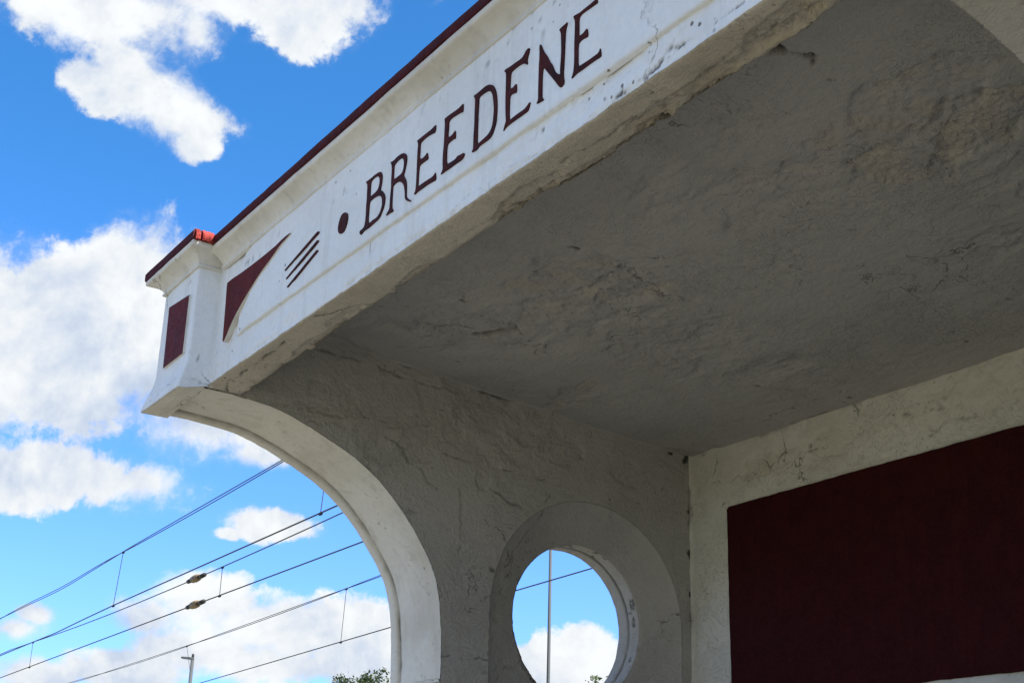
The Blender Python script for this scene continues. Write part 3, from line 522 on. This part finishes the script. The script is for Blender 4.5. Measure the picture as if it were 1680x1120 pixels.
# --- back wall with its painted panel
def back_wall():
    s = .005; xs = np.arange(XI-.004, mir(XI)+.004, s); zs = np.r_[np.arange(-1.5, .3, .1), np.arange(.3, 1.10, s)]
    X, Z = np.meshgrid(xs, zs); X, Z = X.ravel(), Z.ravel(); P = np.c_[X, np.full(len(X), YB), Z]
    ck = [([(-2.30, 1.01), (-2.22, 1.04), (-2.12, 1.02), (-2.0, 1.0)], .0015, .0015, .6), ([(-2.52, 1.03), (-2.44, 1.0), (-2.38, 1.0), (-2.28, 1.015)], .002, .002, .7), ([(-2.05, .95), (-1.98, .975), (-1.9, .965), (-1.84, .985)], .0014, .0015, .6)]
    h, di, ba = plaster(P, X, Z, 3.0, .0025, .9, [(-2.34, 1.01, .10, .03, .8), (-2.62, 1.0, .10, .05, .6), (-1.75, 1.0, .12, .04, .6)], ck, .7)
    R = .012; t = np.clip(X-XI, 0, R); P[:, 1] -= h+(R-np.sqrt(R*R-(R-t)**2))*.5
    gn = fbm(P*28, 4, .6, 3.3); di = np.maximum(di, .6*sst(.010, .0, np.minimum(X-XI, ZC1-Z)-.012*gn)*sst(.05, .4, fbm(P*7, 3, .5, 6.1)))
    o = mesh_obj('back_wall', P, grid_faces(len(zs), len(xs)), M_IN, SH, True, None, dict(dirt=di, bare=ba))
    k = MB(); k.box((XO+.002, YB+.006, -1.5), (mir(XO)-.006, YB+.158, 1.2)); k.obj('wall_core', M_IN, o)
    # painted panel, its edges cut in by hand
    def edge(a, b, n, seed):
        a, b = np.array(a), np.array(b); t = np.linspace(0, 1, n, endpoint=False); q = a+(b-a)*t[:, None]
        return q+.0022*np.c_[fbm(np.c_[q*18, q[:, :1]*0], 3, .6, seed), fbm(np.c_[q*18, q[:, :1]*0], 3, .6, seed+1)]
    xl, xr, zb, zt = -2.733, mir(-2.733), .4035, .9127; c = .008
    ring = np.concatenate([edge((xl, zb), (xl, zt-c), 60, 1), edge((xl, zt-c), (xl+c, zt), 3, 2), edge((xl+c, zt), (xr, zt), 150, 3), edge((xr, zt), (xr, zb), 60, 4), edge((xr, zb), (xl, zb), 150, 5)])
    k = MB(); y = YB-.006; n = len(ring)
    k.loft([[(p[0], y, p[1]) for p in ring], [(p[0], YB+.004, p[1]) for p in ring]], True, 0, (False, False), True)
    k.add([(p[0], y, p[1]) for p in ring], [tuple(range(n))[::-1]]); k.obj('painted_panel', M_PANEL, o)
back_wall()

# --- roof slab (top)
k = MB()
V = []; 
for x in (XO+.03, mir(XO)+ADDED_BAY-.03):
    V += [(x, YI+.002, ZC0+.02), (x, YB+.18, ceil_z(YB+.18)+.02), (x, YB+.18, ceil_z(YB+.18)+.10), (x, 1.06, 1.318)]
k.add(V, [(0, 1, 2, 3), (7, 6, 5, 4), (0, 4, 5, 1), (1, 5, 6, 2), (2, 6, 7, 3), (3, 7, 4, 0)]); k.obj('roof', M_EAVE, SH)

# --- fascia beam: base band, soffit with its crumbling inner edge, raised lettering panel
XL, XR = -2.884, mir(-2.884)+ADDED_BAY
def stations(a, b, s):
    return np.r_[np.arange(a, -.88, s), np.linspace(-.88, b, 40)]
def fascia():
    s = .0035; xs = stations(XL, XR, s); n = len(xs)
    # section: inner top -> inner bottom -> soffit -> outer bottom edge -> front up
    ysof = np.linspace(YI, YF, 24); zfr = np.linspace(0, .085, 26)
    ln = np.c_[xs*7, xs*0, xs*0]
    inner = .0055*fbm(ln, 5, .6, 2.4)-.008*sst(-2.6, -2.2, xs)*sst(-1.5, -1.75, xs)+.012*sst(-1.45, -1.25, xs)*fbm(ln*2, 4, .6, 8.8)
    inner += .006*sst(.1, .3, fbm(ln*1.7, 4, .6, 7.7)) 
    outer = .0022*fbm(ln*3, 4, .65, 5.5); zb = bottom_z(xs)+.0016*fbm(ln*4, 4, .6, 1.5)
    cols = []; 
    cols.append(np.c_[xs, YI+inner*.3+.002, np.full(n, 1.25)]); cols.append(np.c_[xs, YI+inner*.6, np.full(n, 1.06)]); cols.append(np.c_[xs, YI+inner, zb+.006])
    soff0 = len(cols)
    for t in np.linspace(0, 1, 26):
        y = (YI+inner)*(1-t)+(YF-outer)*t; cols.append(np.c_[xs, y, zb+.004*(1-min(1, t*8))+.0015*max(0, t*12-11)])
    fr0 = len(cols)
    for q in zfr[1:]: cols.append(np.c_[xs, YF-outer*max(0, 1-q/.02), zb+.0015+q])
    for q in (.12, .2, .31): cols.append(np.c_[xs, np.full(n, YF), zb+q])
    P = np.stack(cols, 1).reshape(-1, 3); nc = len(cols)
    ci = np.tile(np.arange(nc), n); sof = (ci >= soff0) & (ci < fr0); fr = ci >= fr0
    ck = [([(-2.884, 1.085), (-2.81, 1.056), (-2.769, 1.066), (-2.724, 1.058), (-2.655, 1.063), (-2.505, 1.058)], .0022, .003, .9), ([(-2.81, 1.056), (-2.80, 1.09), (-2.77, 1.11)], .0014, .002, .7), ([(-1.55, 1.07), (-1.42, 1.08), (-1.30, 1.085), (-1.15, 1.078)], .002, .003, .6), ([(-2.36, 1.034), (-2.30, 1.07), (-2.25, 1.08), (-2.22, 1.11)], .0016, .002, .8), ([(-2.0, 1.09), (-1.8, 1.085), (-1.7, 1.10)], .0016, .002, .5)]
    pt = [(-2.05, 1.105, .10, .02, 1.2), (-1.68, 1.095, .13, .025, 1.5), (-1.60, 1.115, .30, .012, 1.4), (-1.25, 1.10, .2, .022, 1.4), (-2.45, 1.11, .2, .014, 1.2), (-2.3, 1.09, .10, .02, .9), (-1.1, 1.09, .1, .03, 1.3)]
    h, di, ba = plaster(P, P[:, 0], P[:, 1], 5.0, .0015, .45, pt, ck, .5, .6)
    ck2 = [([(-1.3734, 1.013), (-1.2909, 1.0184), (-1.2387, 1.0262), (-1.2036, 1.0229), (-1.1528, 1.0219), (-1.0929, 1.0209)], .0016, .003, .95), ([(-2.10, 1.0), (-2.095, 1.03), (-2.10, 1.06)], .0010, .001, .5)]
    h2, di2, ba2 = plaster(P, P[:, 0], P[:, 2], 5.5, .0012, .8, [(-2.0, 1.0, .25, .012, .7), (-1.5, 1.002, .3, .012, .7), (-2.6, 1.0, .2, .01, .5)], ck2, .4)
    P[:, 2] -= np.where(sof, h, 0); P[:, 1] -= np.where(fr, h2, 0)
    dirt = np.where(sof, di, np.where(fr, di2, 0)); bare = np.where(sof, ba, np.where(fr, ba2*.4, 0))
    # the worn inner arris shows yellowish bare render
    tt = (ci-soff0)/25.0; bare = np.maximum(bare, np.where(sof, sst(.22, .0, tt)*sst(-.1, .3, fbm(P*16, 4, .6, 4.4)), 0))
    Fq = grid_faces(n, nc)
    fmi = np.where((np.arange(len(Fq)) % (nc-1)) >= fr0-1, 0, 1)
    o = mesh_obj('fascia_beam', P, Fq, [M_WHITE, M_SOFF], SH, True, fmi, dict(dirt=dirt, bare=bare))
    # raised panel carrying the lettering
    xa, xb = -2.72, mir(-2.72)+ADDED_BAY; s = .005; xs = stations(xa, xb, s); zt = 1.272
    lo = 1.0665-.0062*np.minimum(xs+2.72, 1.8)+.0012*fbm(np.c_[xs*12, xs*0, xs*0], 3, .6, 3.5)
    nz = 44; A = []; 
    A.append(np.c_[xs, np.full(len(xs), YF+.004), lo]); fe = sst(-2.72, -2.655, xs); py = YF-.0010-(YF-.0010-1.0272)*fe
    A.append(np.c_[xs, py+.0010, lo])
    for t in np.linspace(0, 1, nz)[1:]: A.append(np.c_[xs, py, (lo+.0012)*(1-t)+zt*t])
    P = np.stack(A, 1).reshape(-1, 3); f = np.tile(np.arange(len(A)), len(xs)) >= 2
    h, di, ba = plaster(P, P[:, 0], P[:, 2], 7.0, .0010, .35, [], [], .25, .5)
    P[:, 1] -= np.where(f, np.clip(h, -.002, .0012)*.6, 0)
    up_ = sst(1.16, 1.25, P[:, 2]); di = di*.5+.5*up_*sst(.22, .42, perlin(P*np.array([60, 60, 45])))*sst(-.05, .2, fbm(P*5, 3, .5, 2.7))
    fl = mesh_obj('lettering_panel', P, grid_faces(len(xs), len(A)), M_WHITE, o, True, None, dict(dirt=np.clip(di, 0, 1), bare=ba))
    return o
FB = fascia()

def plate(name, outline, holes, y, depth, mats, parent, side_mi=0, smooth=1):
    """a flat shape standing proud of the fascia; outline in (x, z)"""
    def ch(L):
        for _ in range(smooth):
            r = []
            for i in range(len(L)):
                a, b = L[i], L[(i+1) % len(L)]
                r += [(a[0]*.75+b[0]*.25, a[1]*.75+b[1]*.25), (a[0]*.25+b[0]*.75, a[1]*.25+b[1]*.75)]
            L = r
        return L
    def ccw(L): return L if sum(L[i][0]*L[(i+1) % len(L)][1]-L[(i+1) % len(L)][0]*L[i][1] for i in range(len(L))) > 0 else L[::-1]
    loops = [ccw(ch(outline))]+[ccw(ch(h))[::-1] for h in holes]
    bm = bmesh.new(); ed = []
    for L in loops:
        vs = [bm.verts.new((p[0], y, p[1])) for p in L]; ed += [bm.edges.new((vs[i], vs[(i+1) % len(vs)])) for i in range(len(vs))]
    bmesh.ops.triangle_fill(bm, edges=ed, use_beauty=True)
    for f in bm.faces:
        f.normal_update()
        if f.normal.y > 0: f.normal_flip()
    for L in loops:
        a = [bm.verts.new((p[0], y, p[1])) for p in L]; b = [bm.verts.new((p[0], y+depth, p[1])) for p in L]
        for i in range(len(L)):
            j = (i+1) % len(L); f = bm.faces.new((a[i], b[i], b[j], a[j])); f.material_index = side_mi
    me = bpy.data.meshes.new(name); bm.to_mesh(me); bm.free()
    for m in mats: me.materials.append(m)
    return link(bpy.data.objects.new(name, me), parent)

LETTER_Y = 1.0254
for (ch_, ol, hs) in LETTERS:
    o = plate('letter', ol, hs, LETTER_Y, .004, [M_LET], FB); o['label'] = 'dark red hand-painted letter '+ch_
def mirl(L): return [(mir(p[0]), p[1]) for p in L]
plate('painted_dot', DOT, [], LETTER_Y, .004, [M_LET], FB)
for st in STRIPES:
    plate('painted_stripe', st, [], LETTER_Y, .004, [M_LET], FB)
for L in (WEDGE,): plate('red_wedge', L, [], 1.0248, .020, [M_RED, M_EAVE], FB, 1)

# --- cornice and coping along the fascia
CORN = [(-.004, 1.266), (.004, 1.2665), (.0055, 1.2685), (.0055, 1.273), (.0035, 1.2745), (.0035, 1.277), (.006, 1.281), (.0105, 1.286), (.0165, 1.291), (.0235, 1.2955), (.031, 1.299), (.0345, 1.3003), (.0355, 1.302), (.0365, 1.3035), (.0370, 1.311), (.0355, 1.3135), (-.03, 1.316)]
def cornice():
    s = .006; xs = stations(-2.842, mir(-2.842)+ADDED_BAY, s); n = len(xs); A = []; 
    for (o, z) in CORN:
        ln = np.c_[xs*6, xs*0+z*4, xs*0]; A.append(np.c_[xs, YF-.003-o+.0011*fbm(ln, 4, .6, 1.1), z-.0025*np.minimum(xs+2.84, 2)*(1 if z < 1.29 else .6)+.0008*fbm(ln*2, 3, .6, 2.1)])
    P = np.stack(A, 1).reshape(-1, 3)
    h, di, ba = plaster(P, P[:, 0], P[:, 2], 8.0, .0006, .3, [], [], .6, .4)
    o = mesh_obj('cornice', P, grid_faces(n, len(A)), M_EAVE, SH, True, None, dict(dirt=di*.7, bare=ba))
    # coping
    CP = [(.0395, 1.3125), (.0405, 1.316), (.0405, 1.3315), (.037, 1.3355), (.026, 1.3385), (-.06, 1.345), (-.06, 1.30), (.03, 1.3110)]
    s = .008; xs = stations(-2.842, mir(-2.842)+ADDED_BAY, s); n = len(xs); A = []
    for i, (q, z) in enumerate(CP):
        ln = np.c_[xs*5, xs*0+i*.35, xs*0]; A.append(np.c_[xs, YF-.003-q+.0012*fbm(ln*2, 3, .6, 4.1), z-.0012*np.minimum(xs+2.84, 2)+.0018*fbm(ln, 5, .6, 3.1)])
    P = np.stack(A+[A[0]], 1).reshape(-1, 3); mesh_obj('coping', P, grid_faces(n, len(A)+1), M_COPE, SH, True)
cornice()

# --- the corner pylons
PX0, PX1, PY = -3.092, -2.8715, .982
def pylon(flip):
    fx = (lambda x: mir(x)) if flip else (lambda x: x)
    V = []; F = []; D = []; mi = []
    prof = [(0, 1.275), (0, 1.2), (0, 1.14), (0, 1.08), (0, 1.062), (.001, 1.05), (.0025, 1.04), (.005, 1.03), (.008, 1.02), (.0115, 1.008), (.0145, .998), (.0170, .988), (.0185, .9785), (.017, .9765)]
    def path(o, z):      # left side, front, right side
        l, f, r = PX0-o*1.45, PY-o, PX1+min(o*.1, .002)
        p = [(l, y) for y in np.linspace(1.031, f+.004, 10)]+[(l+.0015, f+.0012)]+[(x, f) for x in np.linspace(l+.005, r-.005, 36)]+[(r-.0015, f+.0012)]+[(r, y) for y in np.linspace(f+.004, 1.045, 14)]
        lift = .013*max(0.0, min(1.0, (1.03-z)/.045))
        return [(x, y, z+lift*max(0.0, min(1.0, (y-f-.012)/.05))*max(0.0, min(1.0, (x+2.96)/.07))) for x, y in p]
    zz = np.r_[np.linspace(1.275, 1.065, 26), [q[1] for q in prof[5:]]]
    oo = np.interp(-zz, [-q[1] for q in prof], [q[0] for q in prof]); oo[-1] = .017
    rings = [path(o, z) for o, z in zip(oo, zz)]
    P = np.array(rings); nr, npt = P.shape[:2]; Pf = P.reshape(-1, 3)
    col = np.tile(np.arange(npt), nr); front = (col > 10) & (col < 47)
    h1, di, ba = plaster(Pf, Pf[:, 0]+Pf[:, 1], Pf[:, 2], 9.0, .0012, .5, [], [([(-2.87+1.03-.02, 1.03), (-2.87+1.005, 1.055), (-2.87+.99, 1.062)], .0016, .002, .7)], .5)
    Pf[:, 1] -= np.where(front, h1, 0)*.7; Pf[:, 0] += np.where(col >= 47, h1, 0)*.7
    fade = (np.repeat(np.arange(nr), npt) == nr-1)
    Fq = [tuple(f) for f in grid_faces(nr, npt, True)]
    # underside
    base = (nr-1)*npt; bot = list(range(base, base+npt))
    o2 = len(Pf); Pb = np.array([(PX0, 1.034, .9765), (PX1, 1.034, .9765)]); 
    Fb = [tuple([base+i for i in range(npt-3)])]
    V = Pf.copy()
    if flip: V[:, 0] = mir(V[:, 0]); Fq = [f[::-1] for f in Fq]; Fb = [f[::-1] for f in Fb]
    o = mesh_obj('pylon', V, Fq+Fb, [M_WHITE, M_EAVE], SH, False, [0]*len(Fq)+[1]*len(Fb), dict(dirt=di*.8, bare=ba*0))
    ins = [(fx(p[0]), p[1]) for p in INSET]
    plate('inset_panel', [(p[0]*.97+.03*ins[(i+1) % 4][0], p[1]*.97+.03*ins[(i+1) % 4][1]) for i, p in enumerate(ins)], [], .9772, .010, [M_RED, M_EAVE], o, 1, 0)
    # moulded cap and its red coping
    def loop(ol, of, orr, z, j=0):
        w = lambda a, b, c: .0011*float(fbm(np.array([[a*16, b*16, c*9]]), 3, .6, 2.5+j)[0])
        p = [(PX0-ol, y) for y in np.linspace(1.05, PY-of, 7)]+[(x, PY-of) for x in np.linspace(PX0-ol, PX1+orr, 16)[1:]]+[(PX1+orr, y) for y in np.linspace(PY-of, 1.05, 7)[1:]]
        return [(fx(x)+w(x, y, z), y+w(y, x, z+2), z+w(z, x, y)) for x, y in p]
    k = MB(); k.loft([loop(q*1.38, q, q*1.2, z+.0035) for q, z in CORN], False, 0, (False, True), flip); k.obj('moulded_cap', M_EAVE, o)
    CPp = [(.030, 1.3125), (.0385, 1.3165), (.0395, 1.320), (.0395, 1.335), (.037, 1.3395), (.030, 1.3420)]
    k = MB(); k.loft([loop(q*1.38, q, q*1.2, z, 1) for q, z in CPp], False, 0, (False, True), flip); k.obj('cap_coping', M_COPE, o)
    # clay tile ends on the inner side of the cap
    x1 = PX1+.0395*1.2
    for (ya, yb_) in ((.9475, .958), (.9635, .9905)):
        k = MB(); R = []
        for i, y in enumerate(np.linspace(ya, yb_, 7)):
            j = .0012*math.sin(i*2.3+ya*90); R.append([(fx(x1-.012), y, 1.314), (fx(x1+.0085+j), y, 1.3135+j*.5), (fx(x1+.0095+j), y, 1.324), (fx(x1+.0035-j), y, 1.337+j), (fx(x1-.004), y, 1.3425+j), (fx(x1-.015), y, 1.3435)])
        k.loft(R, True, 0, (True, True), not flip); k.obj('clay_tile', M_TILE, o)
    return o
pylon(False); pylon(True).location.x = ADDED_BAY

# ================================================================== overhead lines
def span(xs, fy, fz): return [(x, fy(x), fz(x)) for x in xs]
XS = list(np.linspace(-95, 28, 62))
def overhead(label, fy, cz, mz, pair, dx, rc=.0105, rm=.0095, ins=()):
    t = thing('overhead_line', label, 'overhead line', (-25, float(fy(-25)), cz), 'electric overhead lines above the tram tracks')
    og = (-25, float(fy(-25)), cz)
    k = MB(); k.tube(span(XS, fy, lambda x: cz), rc, 6); k.obj('contact_wire', M_WIRE, t, True, og)
    if pair:
        for sgn in (-1, 1):
            def g(x, sgn=sgn): return fy(x)+sgn*.003
            def z(x, sgn=sgn): return mz(x)+sgn*pair*abs(math.sin(math.pi*(x-dx[0][0])/(dx[1][0]-dx[0][0])))**.5
            k = MB(); k.tube(span(np.linspace(-95, 28, 400), g, z), rm*.8, 6); k.obj('messenger_wire', M_WIRE, t, True, og)
    else:
        k = MB(); k.tube(span(XS, fy, mz), rm, 6); k.obj('messenger_wire', M_WIRE, t, True, og)
    for (xb, xt) in dx:
        k = MB(); a = (xb, float(fy(xb)), cz); b = (xt, float(fy(xt)), mz(xt)); k.tube([a, b], .0065, 6); d = k.obj('dropper', M_WIRE, t, False, og)
        for p in (a, b):
            k = MB(); k.tube([(p[0]-.05, p[1], p[2]), (p[0]-.02, p[1], p[2]-.012), (p[0]+.02, p[1], p[2]-.012), (p[0]+.05, p[1], p[2])], [.012, .022, .022, .012], 8)
            k.obj('clamp', M_BLACK, d, False, og)
    for (xc, top) in ins:
        z = mz(xc) if top else cz; y = lambda x: float(fy(x)); zz = (lambda x: mz(x)) if top else (lambda x: cz)
        pr = [(-.62, .012), (-.60, .045), (-.50, .05), (-.40, .03), (-.30, .03), (-.27, .085), (-.2, .095), (-.12, .06), (-.10, .10), (.02, .10), (.06, .065), (.1, .095), (.2, .09), (.24, .04), (.30, .03), (.42, .055), (.6, .05), (.62, .012)]
        k = MB(); k.tube([(xc+.6*q, y(xc+.6*q), zz(xc+.6*q)) for q, _ in pr], [r*.68 for _, r in pr], 12); i_ = k.obj('insulator', M_INS, t, True, og)
        for a, b in ((-.40, -.18), (.12, .42)):
            k = MB(); k.tube([(xc+a, y(xc+a), zz(xc+a)), (xc+a*.5+b*.5, y(xc), zz(xc+a)), (xc+b, y(xc+b), zz(xc+b))], [.036, .041, .038], 10)
            k.obj('end_fitting', M_BLACK, i_, True, og)
overhead('nearest overhead tram wire with a doubled upper cable, highest in the sky', lambda x: 6.961-.023*x+(.07*math.exp(-((x+28.5)/2.2)**2)), 4.1,
         lambda x: 5.0+.0006*(x+30)**2 if x > -30 else 5.0-.0002*(x+30), .024, [(-24.45, -24.25), (-15.75, -15.6)])
overhead('middle overhead tram wire with a pale insulator in each of its two cables', lambda x: 8.264-.015*x, 4.1,
         lambda x: 4.565+.0012*(x+26)**2*.9 if x > -26 else 4.565+.0016*(x+26)**2*(1 if x > -36 else 0)+(.16 if x <= -36 else 0), 0, [(-22.2, -22.2), (-34.4, -34.4)], ins=((-23.45, True), (-23.35, False)))
overhead('farthest overhead tram wire, lowest in the sky and running on behind the round opening', lambda x: 10.992-.059*x, 4.1,
         lambda x: 5.15+.0006*(x+28)**2*(1 if x < -28 else .6), .020, [(-25.45, -25.35), (-35.0, -35.8)])

# ================================================================== post and street lamp
def polar(az, dist): a = math.radians(az); return dist*math.sin(a), dist*math.cos(a)
x, y = polar(-55.42, 40)
t = thing('tall_mast', 'tall slender grey steel mast seen through the round opening', 'mast', (x, y, GZ))
k = MB(); k.tube([(0, 0, 0), (0, 0, 5), (0, 0, 12.3)], [.062, .052, .040], 14); k.obj('shaft', M_POST, t, True)
k = MB(); k.tube([(0, 0, 0), (0, 0, .05), (0, 0, .06), (0, 0, .5)], [.16, .16, .09, .075], 14); k.obj('base_plate', M_POST, t)
k = MB(); k.tube([(0, 0, 12.3), (0, 0, 12.36)], [.05, .02], 12); k.obj('cap', M_POST, t)
x, y = polar(-69.62, 35)
t = thing('street_lamp', 'grey street lamp with a short flat head, lowest in the sky at the bottom left', 'street lamp', (x, y, GZ))
H = 4.46-GZ
k = MB(); k.tube([(0, 0, 0), (0, 0, 1.2), (0, 0, 1.25), (0, 0, H-.02)], [.07, .065, .05, .042], 12); k.obj('post', M_POST, t, True)
u = Vector((-.30, .95, 0)).normalized(); v = Vector((-u.y, u.x, 0)); u = Vector((-.55, -.83, 0)); v = Vector((.83, -.55, 0))
k = MB(); R = []
for q, w_, h_ in ((-.03, .03, .025), (.05, .05, .03), (.10, .045, .028), (.25, .05, .024), (.28, .03, .016)):
    c = u*q+Vector((0, 0, H+.015+q*.06)); R.append([tuple(c+v*a*w_+Vector((0, 0, b*h_))) for a, b in ((-1, -1), (1, -1), (1, .6), (.6, 1), (-.6, 1), (-1, .6))])
k.loft(R, True, 0, (True, True)); k.obj('lamp_head', M_POST, t)
k = MB(); k.tube([(0, 0, H+.03), (0, 0, H+.07), (0, 0, H+.11), (0, 0, H+.13)], [.03, .032, .03, .01], 10); k.obj('light_sensor', M_BLACK, t)

# ================================================================== trees
def leaf_mat(name, a, b):
    m, g, bs = new_mat(name); geo = g.n('ShaderNodeNewGeometry'); n = g.noise(geo.outputs['Position'], 1.7, 3, .6)
    g.put(bs.inputs['Base Color'], g.mix(g.m('MULTIPLY', g.m('ADD', n, geo.outputs['Random Per Island']), .5), c4(*a), c4(*b))); bs.inputs['Roughness'].default_value = .55
    bs.inputs['Transmission Weight'].default_value = 0.0
    tr = g.n('ShaderNodeBsdfTranslucent'); tr.inputs[0].default_value = c4(b[0]*1.4, b[1]*1.5, b[2]*.8); mx = g.n('ShaderNodeMixShader'); mx.inputs[0].default_value = .3
    out = [n_ for n_ in g.nt.nodes if n_.type == 'OUTPUT_MATERIAL'][0]
    g.nt.links.new(bs.outputs[0], mx.inputs[1]); g.nt.links.new(tr.outputs[0], mx.inputs[2]); g.nt.links.new(mx.outputs[0], out.inputs[0])
    return m
M_LEAF = [leaf_mat('leaf_dark', (.012, .024, .007), (.030, .046, .013)), leaf_mat('leaf_light', (.035, .055, .014), (.065, .085, .025))]
M_BARK = paint('bark', (.09, .07, .05), (.05, .04, .03), .9, 6, .01)
def tree(label, az, dist, el, width, mat, seed, shoots=9, leaf=.11):
    r = random.Random(seed); x, y = polar(az, dist); top = dist*math.tan(math.radians(el))-GZ
    t = thing('tree', label, 'tree', (x, y, GZ), 'trees beyond the tram tracks')
    k = MB(); k.tube([(0, 0, 0), (.05, .02, top*.2), (.02, .06, top*.45), (0, 0, top*.72)], [.17, .13, .09, .04], 10); ends = [((0, 0, top*.72), (0, 0, top))]
    for i in range(shoots):
        a = i*2.399+r.random(); z0 = top*r.uniform(.22, .5); rad = width*.5*r.uniform(.55, 1.0); z1 = top*r.uniform(.55, .93)
        e = (math.cos(a)*rad, math.sin(a)*rad, z1); mid = (e[0]*.55, e[1]*.55, (z0+z1)*.5-.1)
        k.tube([(0, .03, z0), mid, e], [.06, .04, .012], 6); ends.append((mid, e))
        tip = (e[0]*r.uniform(.8, 1.1), e[1]*r.uniform(.8, 1.1), e[2]+r.uniform(.2, .55)*(top-z1+.2)); k.tube([e, tip], [.012, .004], 5); ends.append((e, tip))
    k.obj('trunk', M_BARK, t, True)
    V = []; F = []
    for (a, b) in ends:
        a, b = Vector(a), Vector(b); L = (b-a).length
        for _ in range(int(150+170*L)):
            q = r.random()**.8; sp = .08+.55*(1-q)*min(1.0, L)
            p = a+(b-a)*q+Vector((r.gauss(0, sp), r.gauss(0, sp), r.gauss(0, sp*.7)))
            if p.z > top+.05: continue
            d = Vector((r.gauss(0, 1), r.gauss(0, 1), r.gauss(.4, .8))).normalized(); s = leaf*r.uniform(.6, 1.25)
            w = d.cross(Vector((r.gauss(0, 1), r.gauss(0, 1), r.gauss(0, 1)))).normalized()*s*.28; o = len(V)
            V += [p, p+d*s*.45+w, p+d*s, p+d*s*.45-w]; F.append((o, o+1, o+2, o+3))
    mesh_obj('crown', [tuple(v) for v in V], F, mat, t)
tree('dark leafy tree peeking up against the arch jamb, tallest on the left', -62.1, 42, 7.22, 2.6, M_LEAF[0], 3, 10)
tree('thin sparse treetop just left of the taller tree by the arch', -63.75, 46, 6.9, 1.2, M_LEAF[0], 5, 5)
tree('leafy treetop at the bottom right of the round opening', -53.5, 44, 7.15, 2.3, M_LEAF[1], 8, 9)
tree('twiggy treetop at the bottom left of the round opening', -56.3, 47, 6.75, 2.0, M_LEAF[1], 11, 6)
